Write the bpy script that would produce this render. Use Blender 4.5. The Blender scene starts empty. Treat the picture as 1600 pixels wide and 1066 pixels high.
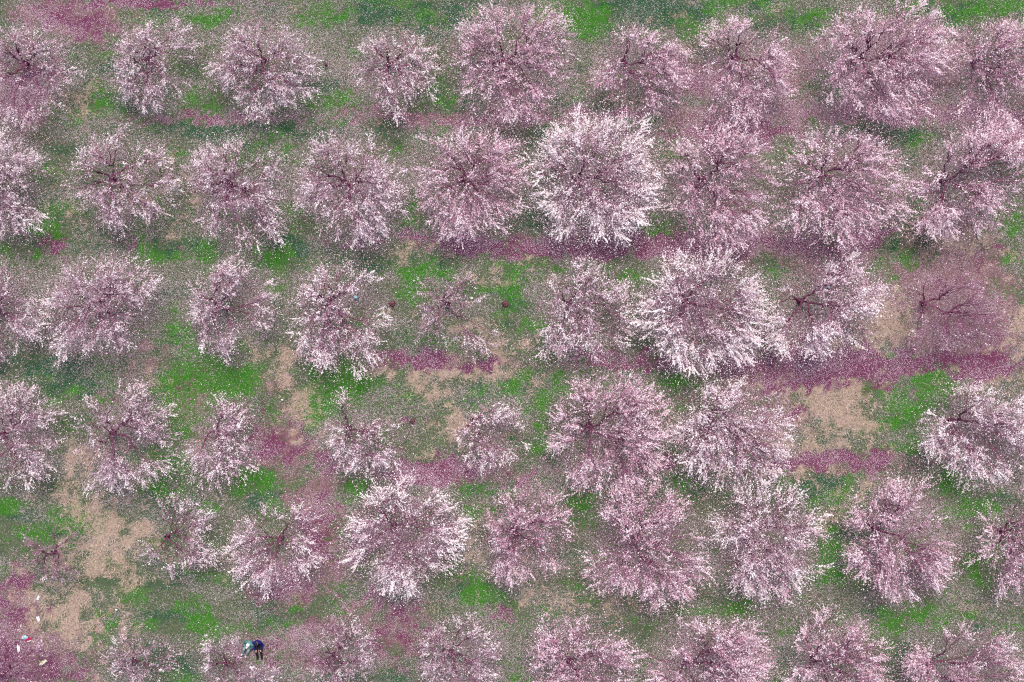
import bpy, math, random
import numpy as np

# ------------------------------------------------------------------ camera, light, exposure
S = bpy.context.scene
H = 90.0                 # height of the drone above the grass, metres
MPP = 0.036              # metres per photo pixel on the ground (photo is 1600 wide)
cam_d = bpy.data.cameras.new('camera')
cam = bpy.data.objects.new('camera', cam_d)
S.collection.objects.link(cam)
cam.location = (0, 0, H)
cam.rotation_euler = (0, 0, 0)
cam_d.sensor_fit = 'HORIZONTAL'
cam_d.angle = 2 * math.atan(800 * MPP / H)
cam_d.clip_end = 2000
S.camera = cam

SUN_EL, SUN_AZ = math.radians(66), math.radians(8)      # thin bright overcast, brightest from the top of the picture
w = bpy.data.worlds.new('World'); S.world = w; w.use_nodes = True
nt = w.node_tree; nt.nodes.clear()
sky = nt.nodes.new('ShaderNodeTexSky'); sky.sky_type = 'NISHITA'; sky.sun_disc = False
sky.sun_elevation = SUN_EL; sky.sun_rotation = SUN_AZ; sky.dust_density = 4.0; sky.air_density = 1.0
bg = nt.nodes.new('ShaderNodeBackground'); bg.inputs['Strength'].default_value = 0.115
wo = nt.nodes.new('ShaderNodeOutputWorld')
nt.links.new(sky.outputs[0], bg.inputs[0]); nt.links.new(bg.outputs[0], wo.inputs[0])
sun_d = bpy.data.lights.new('sun', 'SUN'); sun_d.energy = 2.1; sun_d.angle = math.radians(28)
sun_d.color = (1.0, 0.95, 0.88)
sun = bpy.data.objects.new('sun', sun_d); S.collection.objects.link(sun)
# the sun stands at azimuth SUN_AZ from +Y (clockwise); the lamp shines along its local -Z
sun.rotation_euler = (-(math.pi / 2 - SUN_EL), 0, -SUN_AZ)
sun.location = (0, 30, 60)
S.view_settings.view_transform = 'Standard'; S.view_settings.look = 'None'
S.view_settings.gamma = 1.0; S.view_settings.use_curve_mapping = False
S.view_settings.exposure = 0.88
S.cycles.use_denoising = False
S.cycles.max_bounces = 5; S.cycles.diffuse_bounces = 3; S.cycles.transmission_bounces = 3
S.cycles.pixel_filter_type = 'BLACKMAN_HARRIS'; S.cycles.filter_width = 1.15

rng = np.random.default_rng(11)
COL = S.collection

# ------------------------------------------------------------------ helpers
def P(px, py, z=0.0):
    k = MPP * (H - z) / H
    return np.array([(px - 800) * k, -(py - 533) * k, z])

def newmesh(name, verts, faces, mat=None, parent=None, fattr=None, fcol=None, vcol=None, smooth=False):
    """verts (N,3), faces (M,k) with one k"""
    me = bpy.data.meshes.new(name)
    verts = np.asarray(verts, np.float32); faces = np.asarray(faces, np.int32)
    n, k = len(faces), faces.shape[1]
    me.vertices.add(len(verts)); me.vertices.foreach_set('co', verts.ravel())
    me.loops.add(n * k); me.loops.foreach_set('vertex_index', faces.ravel())
    me.polygons.add(n)
    me.polygons.foreach_set('loop_start', np.arange(0, n * k, k, dtype=np.int32))
    me.polygons.foreach_set('loop_total', np.full(n, k, np.int32))
    if smooth: me.polygons.foreach_set('use_smooth', np.ones(n, bool))
    me.update(calc_edges=True)
    if fattr is not None:
        a = me.attributes.new('tone', 'FLOAT', 'FACE'); a.data.foreach_set('value', np.asarray(fattr, np.float32))
    if fcol is not None:
        a = me.attributes.new('col', 'FLOAT_COLOR', 'POINT')
        c = np.repeat(np.asarray(fcol, np.float32), k, axis=0)
        a.data.foreach_set('color', np.hstack([c, np.ones((len(c), 1), np.float32)]).ravel())
    if vcol is not None:
        for nm, c in vcol.items():
            a = me.attributes.new(nm, 'FLOAT_COLOR', 'POINT')
            a.data.foreach_set('color', np.hstack([c, np.ones((len(c), 1))]).astype(np.float32).ravel())
    if mat: me.materials.append(mat)
    o = bpy.data.objects.new(name, me); COL.objects.link(o)
    if parent: o.parent = parent
    return o

def tag(o, label=None, cat=None, group=None, kind=None):
    if label: o['label'] = label
    if cat: o['category'] = cat
    if group: o['group'] = group
    if kind: o['kind'] = kind
    return o

def empty(name, loc, rz=0.0):
    o = bpy.data.objects.new(name, None); o.location = loc; o.rotation_euler = (0, 0, rz)
    o.empty_display_size = 0.3
    COL.objects.link(o); return o

def tube(pts, rad, sides=5):
    pts = np.asarray(pts, float); n = len(pts)
    t = np.gradient(pts, axis=0); t /= np.linalg.norm(t, axis=1)[:, None] + 1e-9
    ref = np.array([0.31, 0.17, 0.93]) if abs(t[0, 2]) < 0.9 else np.array([1.0, 0.2, 0.1])
    u = np.cross(t, ref); u /= np.linalg.norm(u, axis=1)[:, None] + 1e-9
    v = np.cross(t, u)
    a = np.linspace(0, 2 * math.pi, sides, endpoint=False)
    ring = (np.cos(a)[None, :, None] * u[:, None] + np.sin(a)[None, :, None] * v[:, None]) * np.asarray(rad)[:, None, None]
    V = (pts[:, None] + ring).reshape(-1, 3)
    i = np.arange(n - 1)[:, None] * sides; j = np.arange(sides)[None]; j2 = (j + 1) % sides
    F = np.stack([i + j, i + j2, i + sides + j2, i + sides + j], -1).reshape(-1, 4)
    return V, F

def join(parts):
    Vs, Fs, o = [], [], 0
    for V, F in parts:
        Vs.append(V); Fs.append(F + o); o += len(V)
    return np.vstack(Vs), np.vstack(Fs)

def unit(v): return v / (np.linalg.norm(v, axis=-1, keepdims=True) + 1e-9)

def tris(c, size, up=0.7, r=rng):
    """one small petal-cluster triangle per centre"""
    n = len(c)
    nrm = unit(r.normal(size=(n, 3)) + np.array([0, 0, up]))
    a = unit(np.cross(nrm, r.normal(size=(n, 3)))); b = np.cross(nrm, a)
    s = np.asarray(size).reshape(-1, 1) if np.ndim(size) else np.full((n, 1), size)
    k = r.uniform(0.55, 1.0, (n, 3))
    p0 = c + a * s * k[:, :1]
    p1 = c + (-0.5 * a + 0.87 * b) * s * k[:, 1:2]
    p2 = c + (-0.5 * a - 0.87 * b) * s * k[:, 2:3]
    V = np.stack([p0, p1, p2], 1).reshape(-1, 3)
    return V, np.arange(3 * n).reshape(-1, 3)

# value noise on a hashed lattice
def hash2(ix, iy, seed):
    h = (ix.astype(np.int64) * 374761393 + iy.astype(np.int64) * 668265263 + seed * 2147483647) & 0xFFFFFFFF
    h = ((h ^ (h >> 13)) * 1274126177) & 0xFFFFFFFF
    return ((h ^ (h >> 16)) & 0xFFFFFF) / float(0xFFFFFF)

def vnoise(x, y, scale, seed=0):
    x = np.asarray(x) / scale; y = np.asarray(y) / scale
    ix, iy = np.floor(x), np.floor(y); fx, fy = x - ix, y - iy
    fx = fx * fx * (3 - 2 * fx); fy = fy * fy * (3 - 2 * fy)
    a, b = hash2(ix, iy, seed), hash2(ix + 1, iy, seed)
    c, d = hash2(ix, iy + 1, seed), hash2(ix + 1, iy + 1, seed)
    return (a * (1 - fx) + b * fx) * (1 - fy) + (c * (1 - fx) + d * fx) * fy

def fbm(x, y, scale, seed=0, octv=3):
    s, amp, tot = 0, 1, 0
    for o in range(octv):
        s = s + amp * vnoise(x, y, scale / 2 ** o, seed + 17 * o); tot += amp; amp *= 0.55
    return s / tot

# ------------------------------------------------------------------ materials
def mat_new(name):
    m = bpy.data.materials.new(name); m.use_nodes = True; m.node_tree.nodes.clear()
    n = m.node_tree.nodes; out = n.new('ShaderNodeOutputMaterial')
    return m, n, m.node_tree.links, out

def ramp(n, pts):
    r = n.new('ShaderNodeValToRGB'); e = r.color_ramp.elements
    while len(e) > 1: e.remove(e[-1])
    e[0].position = pts[0][0]; e[0].color = (*pts[0][1], 1)
    for p, c in pts[1:]:
        x = e.new(p); x.color = (*c, 1)
    return r

def petal_mat(name, pts, trans=0.3):
    m, n, l, out = mat_new(name)
    at = n.new('ShaderNodeAttribute'); at.attribute_name = 'tone'
    r = ramp(n, pts); l.new(at.outputs['Fac'], r.inputs[0])
    d = n.new('ShaderNodeBsdfDiffuse'); t = n.new('ShaderNodeBsdfTranslucent'); mx = n.new('ShaderNodeMixShader')
    mx.inputs[0].default_value = trans
    l.new(r.outputs[0], d.inputs[0]); l.new(r.outputs[0], t.inputs[0])
    l.new(d.outputs[0], mx.inputs[1]); l.new(t.outputs[0], mx.inputs[2]); l.new(mx.outputs[0], out.inputs[0])
    return m

def bark_mat(name, c0, c1):
    m, n, l, out = mat_new(name)
    tc = n.new('ShaderNodeTexCoord'); nz = n.new('ShaderNodeTexNoise'); nz.inputs['Scale'].default_value = 9; nz.inputs['Detail'].default_value = 6
    l.new(tc.outputs['Object'], nz.inputs['Vector'])
    r = ramp(n, [(0.35, c0), (0.7, c1)]); l.new(nz.outputs[0], r.inputs[0])
    b = n.new('ShaderNodeBsdfPrincipled'); b.inputs['Roughness'].default_value = 0.9; b.inputs['Specular IOR Level'].default_value = 0.1
    bp = n.new('ShaderNodeBump'); bp.inputs['Strength'].default_value = 0.6; bp.inputs['Distance'].default_value = 0.02
    l.new(nz.outputs[0], bp.inputs['Height']); l.new(bp.outputs[0], b.inputs['Normal'])
    l.new(r.outputs[0], b.inputs['Base Color']); l.new(b.outputs[0], out.inputs[0])
    return m

def plain_mat(name, col, rough=0.7, var=0.25, scale=14.0):
    m, n, l, out = mat_new(name)
    tc = n.new('ShaderNodeTexCoord'); nz = n.new('ShaderNodeTexNoise'); nz.inputs['Scale'].default_value = scale; nz.inputs['Detail'].default_value = 4
    l.new(tc.outputs['Object'], nz.inputs['Vector'])
    r = ramp(n, [(0.3, tuple(c * (1 - var) for c in col)), (0.7, tuple(min(1, c * (1 + var)) for c in col))])
    l.new(nz.outputs[0], r.inputs[0])
    b = n.new('ShaderNodeBsdfPrincipled'); b.inputs['Roughness'].default_value = rough; b.inputs['Specular IOR Level'].default_value = .2
    l.new(r.outputs[0], b.inputs['Base Color']); l.new(b.outputs[0], out.inputs[0])
    return m

M_BLOSSOM = {
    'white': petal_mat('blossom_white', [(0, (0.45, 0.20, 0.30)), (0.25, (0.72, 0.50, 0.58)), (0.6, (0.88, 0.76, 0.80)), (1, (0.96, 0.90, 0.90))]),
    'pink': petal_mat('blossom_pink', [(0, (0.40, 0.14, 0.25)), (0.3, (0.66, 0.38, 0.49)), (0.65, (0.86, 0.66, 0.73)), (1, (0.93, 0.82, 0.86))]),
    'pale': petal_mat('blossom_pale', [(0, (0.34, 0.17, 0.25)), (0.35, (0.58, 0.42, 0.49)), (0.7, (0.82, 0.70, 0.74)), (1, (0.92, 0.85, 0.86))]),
}
M_BARK = bark_mat('almond_bark', (0.075, 0.015, 0.04), (0.20, 0.08, 0.13))
M_TWIG = petal_mat('almond_twig', [(0, (0.14, 0.045, 0.085)), (0.5, (0.30, 0.14, 0.21)), (0.85, (0.50, 0.34, 0.42)), (1, (0.72, 0.62, 0.64))], 0.0)

def attr_mat(name, trans=0.25):
    m, n, l, out = mat_new(name)
    at = n.new('ShaderNodeAttribute'); at.attribute_name = 'col'
    d = n.new('ShaderNodeBsdfDiffuse'); t = n.new('ShaderNodeBsdfTranslucent'); mx = n.new('ShaderNodeMixShader')
    mx.inputs[0].default_value = trans
    l.new(at.outputs['Color'], d.inputs[0]); l.new(at.outputs['Color'], t.inputs[0])
    l.new(d.outputs[0], mx.inputs[1]); l.new(t.outputs[0], mx.inputs[2]); l.new(mx.outputs[0], out.inputs[0])
    return m
M_GRASS = attr_mat('grass_blades'); M_PETAL = attr_mat('fallen_petals', 0.15)

# ------------------------------------------------------------------ ground cover map
# patches of cover seen on the ground: (photo x, y, half width, half height, turn in degrees, weight)
GREEN = [ # fresh bright grass
 (335,600,74,34,-5,1.5),(300,645,34,30,20,1.3),(385,590,30,30,0,1.2),(430,640,30,20,0,.6),(225,640,30,20,0,.5),(325,380,26,34,0,.8),(320,402,22,20,0,1),(300,545,20,16,0,.8),(300,512,16,12,0,1),
 (432,402,50,14,0,.7),(545,595,48,32,0,1.5),(510,625,36,30,0,1.3),(500,572,46,14,0,.8),(392,762,44,22,0,.8),(240,752,46,18,-8,.9),(262,720,36,20,0,1.2),
 (910,22,38,17,0,1.2),(500,22,40,16,0,.75),(350,22,26,11,0,1),(290,158,34,14,-12,.7),(345,160,16,10,0,.9),(172,148,22,12,10,1),
 (500,158,52,16,0,.9),(692,150,14,22,0,1),(655,155,26,10,0,.7),(1000,353,40,7,0,1),(76,362,16,14,20,1),(56,392,14,8,0,1),
 (428,655,18,30,0,.4),(1388,440,14,28,-30,1),(1412,412,24,12,0,.9),(1438,600,34,18,0,.9),(1400,640,44,40,0,.5),(1420,680,34,26,0,.65),
 (1495,762,36,28,-20,1),(1520,795,40,26,0,.6),(1300,882,44,22,0,.9),(1330,770,50,20,0,.45),(1288,844,18,22,0,.5),(1540,870,34,24,0,.7),(1440,962,84,15,0,.75),(1150,946,30,6,0,1),
 (1080,592,70,16,0,.55),(880,588,42,18,0,.7),(850,615,44,34,0,.5),(845,705,40,12,0,.7),(920,778,70,8,-14,1.1),(1065,762,62,14,0,.7),
 (746,758,28,15,0,.8),(310,962,30,22,30,.9),(178,970,20,9,0,.8),(465,950,16,5,0,1.2),(470,974,12,7,0,.9),(555,760,26,18,0,.6),
 (1070,48,40,20,0,.7),(1250,22,70,20,0,.55),(1500,20,110,20,0,.75),(1570,335,36,34,20,.9),(1590,300,20,20,0,.6),
 (170,630,20,14,0,.4),(630,420,30,12,0,.8),(640,455,26,22,30,.7),(700,432,80,24,0,.35),(610,665,24,12,0,.7),(690,640,26,18,0,.3),(740,700,40,20,0,.4),
 (840,500,12,40,20,.7),(910,430,80,14,0,.35),(860,540,18,14,0,.6),(22,790,24,10,0,.6),(70,610,50,14,0,.3),(1055,705,18,14,0,.6),
 (480,310,16,22,0,.6),(255,400,60,12,0,.35),(540,330,10,30,0,.3),(645,320,16,20,20,.8),(620,232,10,8,0,.8),(560,150,30,14,0,.4),(225,345,50,12,0,.3),
 (1360,575,60,8,0,.3),(1195,820,20,16,0,.3),(695,888,40,30,0,.35),(740,930,40,16,0,.35),(540,820,14,30,0,.6),(560,880,30,22,0,.5),(40,840,30,14,0,.5),(110,815,40,16,0,.4),
 (450,60,40,20,0,.3),(100,170,60,14,0,.35),(150,175,40,14,0,.6),(1265,590,36,10,0,0),(1250,632,22,8,0,.7),(1560,455,34,22,0,.6),(1590,400,20,20,0,.4),
 (660,720,20,8,0,.5),(120,60,50,10,0,.0),(1400,870,24,24,0,.3),(1480,885,22,12,0,.6)]
DARK = [ # deeper blue-green sward
 (400,205,120,12,0,.8),(260,195,60,10,0,.7),(1010,196,90,12,0,.8),(1320,206,130,10,0,.7),(1500,212,90,8,0,.4),(900,165,70,14,0,.7),(620,205,120,16,0,.4),
 (520,385,110,18,0,.8),(420,385,60,14,0,.6),(660,398,60,8,0,.7),(200,388,90,8,0,.7),(90,575,110,18,0,.8),(30,60,40,30,0,.4),
 (700,30,100,14,0,.7),(930,45,120,20,0,.5),(1050,20,120,18,0,.8),(1230,40,80,18,0,.7),(1440,25,160,22,0,.8),(590,30,60,16,0,.5),
 (1040,575,100,24,0,.6),(1000,760,130,22,0,.8),(1260,790,40,40,0,.5),(1285,690,22,12,0,1),(1282,745,26,10,0,1),(1420,725,34,10,0,.8),(1490,585,60,10,0,.3),
 (30,300,40,16,20,.8),(85,315,26,50,0,.5),(690,160,30,22,0,.6),(860,210,40,24,0,.6),(860,340,50,14,0,.7),(440,180,60,8,0,.5),(100,110,60,30,0,.4),
 (650,670,60,30,0,.2),(780,765,60,12,0,.6),(240,590,40,18,0,.4),(620,770,26,12,0,.6),(420,770,30,24,0,.5),(1330,840,22,30,0,.6),(1250,900,60,12,0,.5),
 (640,900,30,20,0,.2),(1180,560,30,10,0,.5),(1390,380,26,12,0,.9),(1450,390,30,8,0,.5),(1240,420,44,30,0,.5),(1360,230,30,10,0,.5),(880,700,70,30,0,.4),(1010,150,60,12,0,.3),
 (40,140,30,20,0,.4),(230,150,60,20,0,.3),(600,975,60,14,0,.2),(1000,1010,50,30,0,.2),(1400,1000,60,24,0,.2),(1560,1010,50,30,0,.4),(1180,430,30,40,0,.2),(1300,420,30,30,0,.5)]
TAN = [ # dry straw
 (110,960,70,60,0,.8),(150,790,70,40,20,.7),(175,870,40,60,0,.7),(480,640,30,50,0,.5),
 (165,830,46,30,-35,1),(140,880,60,34,10,.8),(100,950,56,40,0,.9),(120,780,40,20,0,.6),(85,1000,36,24,0,.6),(1305,640,54,44,0,1.1),(1290,690,60,22,0,.8),(1340,670,40,30,0,.7),
 (1365,510,58,30,-10,.9),(1592,520,28,44,0,1.1),(1560,420,40,16,0,.4),(1490,382,80,16,0,.7),(700,588,130,11,0,.85),(770,550,52,20,0,.7),(445,575,34,26,20,.9),(470,610,30,40,10,.6),(460,660,18,26,0,.6),
 (1215,600,50,12,0,.8),(1210,690,40,22,0,.6),(1225,735,70,10,0,.6),(1330,760,40,16,0,.4),(1310,800,60,16,0,.5),(1540,590,60,12,0,.7),(230,590,34,18,30,.5),(640,395,70,8,0,.5),
 (700,665,60,30,0,.5),(760,860,50,50,0,.25),(900,940,120,14,0,.3),(1560,560,40,16,0,.5),(120,720,50,26,0,.4),(130,330,40,20,0,.2),(800,420,60,20,0,.3),(1040,30,40,6,0,.3),(680,600,60,30,0,.4),
 (700,500,70,20,0,.3),(1000,560,20,6,0,.1),(120,150,40,20,0,.4),(260,300,50,40,0,.3),(500,620,20,14,0,.2),(1410,590,30,12,0,.3),(340,880,60,16,0,.3),(60,760,30,14,0,.3)]
SOIL = [ # plum-red bare earth along the wheel tracks, strewn with petals
 (105,30,60,22,10,.8),(190,4,80,7,0,1.2),(260,4,60,5,0,.8),(330,2,60,4,0,.8),(720,375,170,10,0,.7),(860,390,130,13,0,1.1),(1030,380,110,17,0,1.1),(1190,380,90,11,0,.8),(1350,378,40,10,-15,1),(1270,388,70,10,0,.7),
 (84,386,20,13,30,1.1),(650,560,62,16,0,1.0),(750,574,60,7,0,.8),(980,565,90,14,0,.7),(1180,570,60,16,-8,.9),(1300,572,130,28,0,1.0),(1420,570,110,18,0,.9),(1530,570,60,18,0,1.2),(1250,600,40,12,0,1),
 (665,738,56,14,-4,1.25),(730,748,14,12,0,.7),(820,748,34,6,-15,.9),(1040,722,30,9,0,.7),(1310,716,90,12,0,1.05),(1230,722,40,7,0,1.1),
 (445,690,42,40,0,.6),(495,740,30,30,0,.5),(455,915,40,26,0,.55),(515,830,26,60,-8,.5),(560,940,110,8,0,.5),(610,980,40,34,0,.5),(640,1010,40,30,0,.3),(410,620,34,28,0,.5),
 (1480,450,56,30,0,.3),(1500,500,60,40,0,.25),(1530,410,40,30,0,.3),(30,960,40,60,0,.5),(20,1020,50,50,0,.7),(70,1050,50,30,0,.5),(460,1000,50,40,0,.3),(780,960,20,16,0,.6),
 (700,185,140,7,0,.6),(450,186,200,6,0,.5),(930,178,100,8,0,.6),(1170,200,80,16,0,.7),(1090,130,30,20,0,.6),(1420,178,180,10,0,.6),(1580,190,40,16,0,.7),(1255,650,14,10,0,.9),(1315,652,10,6,0,.8),
 (200,380,70,6,0,.3),(300,590,14,26,40,.6),(250,570,50,10,-40,.3),(660,660,10,8,0,.6),(650,715,60,6,0,.4),(1360,1000,40,30,0,.2),(1200,940,80,8,0,.2),(880,100,30,16,0,.0),(1100,200,60,10,0,.5),
 (350,300,20,16,0,.3),(310,345,8,5,0,.8),(1010,210,60,8,0,.6),(130,30,40,20,0,.5),(30,130,50,50,0,.35),(30,170,40,30,0,.4),(860,60,20,10,0,0)]
PETALS = [ # extra fallen blossom
 (1300,172,300,18,0,1.3),(1420,178,240,20,0,1.3),(1090,130,50,40,0,.9),(1440,110,80,70,0,.8),(1150,250,60,60,0,.5),(900,192,220,12,0,.7),(400,190,220,10,0,.6),(60,150,70,50,0,.3),(1150,370,80,12,0,.4),(1000,372,60,8,0,.4),(150,480,90,80,0,.35),(1540,170,70,20,0,.4),(40,480,60,60,0,.3),
 (940,300,110,90,0,.2),(1100,490,100,80,0,.2),(1360,90,120,90,0,.3),(790,100,100,90,0,.2),(100,50,60,30,0,.4),(190,680,80,80,0,.2),(40,680,60,80,0,.25),(1250,1000,60,50,0,.2),(1300,580,120,20,0,.3),(420,190,200,12,0,.3),
 (120,690,150,90,0,.2),(330,450,90,80,0,.2),(1280,300,400,90,0,.25)]
DUST = [ # dusty pink-brown trodden ground
 (1350,172,280,15,0,.95),(1560,188,70,22,0,.9),(1120,190,90,20,0,.8),(1090,130,40,30,0,.7),(1440,120,70,50,0,.6),(1240,110,40,50,0,.5),(900,182,80,9,0,.7),(1130,375,120,14,0,.7),
 (1490,450,100,65,0,1.1),(1520,530,100,44,0,1.0),(1560,480,50,60,0,.8),(1440,400,60,20,0,.5),(445,690,40,60,0,.9),(500,790,34,60,-15,.8),(520,880,26,50,0,.7),(460,915,50,30,0,.9),(430,600,40,30,0,.6),
 (110,30,80,30,0,.9),(30,960,46,60,0,.9),(40,1030,80,50,0,1.0),(110,1000,50,40,0,.6),(610,980,50,40,0,.7),(560,940,110,10,0,.6),(700,185,180,9,0,.8),(330,188,130,8,0,.7),(1300,580,160,40,0,.7),
 (470,1000,60,40,0,.5),(1330,720,110,18,0,.6),(700,570,130,16,0,.6),(900,380,260,18,0,.6),(1280,395,120,16,0,.5),(235,570,60,16,-35,.5),(300,620,20,50,20,.5),(30,150,60,60,0,.6),(1240,650,40,40,0,.4),(740,740,90,12,0,.5)]
def field(L, px, py):
    s = np.zeros_like(px)
    for (cx, cy, a, b, r, wt) in L:
        if wt == 0: continue
        m = (np.abs(px - cx) < 1.6 * max(a, b)) & (np.abs(py - cy) < 1.6 * max(a, b))
        if not m.any(): continue
        dx, dy = px[m] - cx, py[m] - cy; q = math.radians(-r); c, sn = math.cos(q), math.sin(q)
        u, v = (dx * c - dy * sn) / a, (dx * sn + dy * c) / b
        d = u * u + v * v
        s[m] = np.maximum(s[m], wt * 1.1 * np.exp(-.75 * d ** 1.35))
    return s

def cover(x, y):
    """weights of the four kinds of cover and density of fallen petals at world x, y"""
    px, py = x / MPP + 800, 533 - y / MPP
    wx = px + 62 * (fbm(x, y, 1.6, 3, 4) - .5) + 24 * (vnoise(x, y, .3, 9) - .5) + 14 * (vnoise(x, y, .13, 12) - .5)
    wy = py + 36 * (fbm(x, y, 1.3, 5, 4) - .5) + 16 * (vnoise(x, y, .3, 8) - .5) + 10 * (vnoise(x, y, .13, 13) - .5)
    rag = .6 * (fbm(x, y, .9, 21, 4) - .5) + .6 * (fbm(x, y, .42, 23, 3) - .5)
    rag2 = .6 * (fbm(x, y, .8, 33, 4) - .5) + .6 * (fbm(x, y, .36, 35, 3) - .5)
    g = field(GREEN, wx, wy); d = field(DARK, wx, wy); t = .70 * field(TAN, wx, wy); s = field(SOIL, wx, wy); p = field(PETALS, wx, wy); u_ = field(DUST, wx, wy)
    bare = 1 - .8 * np.clip(np.maximum(t, np.maximum(u_, s)) * 1.3, 0, 1)      # little grass on the worn ground
    # small tufts everywhere
    g = np.clip(g + 2.0 * rag * (g > .02) , 0, 1.2) + bare * np.clip((fbm(x * .5, y, .95, 71, 4) - .52) * 4.5, 0, .75)
    d = np.clip(d + 2.0 * rag2 * (d > .02), 0, 1.1) + bare * np.clip((fbm(x * .45, y, .9, 55, 4) - .50) * 3.5, 0, .8)
    t = np.clip(t + 2.6 * rag2 * (t > .02), 0, 1.1) + np.clip((fbm(x, y, 1.5, 91, 4) - .68) * 4, 0, .3)
    s = np.clip(s + 1.8 * rag * (s > .02), 0, 1.25)
    s = s * (1 - .75 * np.clip(g - .5, 0, 1))
    u = under(x, y) * (.6 + .8 * fbm(x, y, 1.1, 61, 3))
    g = g * (1 - .55 * np.clip(u, 0, 1)); d = d * (1 - .45 * np.clip(u, 0, 1)); s = s + .34 * u; p = p + 1.0 * u
    u_ = np.clip(u_ + 1.6 * rag2 * (u_ > .02), 0, 1) * (1 - .6 * np.clip(g, 0, 1)) + .5 * u
    return g, d, t, s, p, u_

C_GREEN = np.array([.042, .150, .020]); C_DARK = np.array([.030, .082, .040])
C_TAN = np.array([.33, .245, .195]); C_SOIL = np.array([.105, .030, .063])

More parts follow.
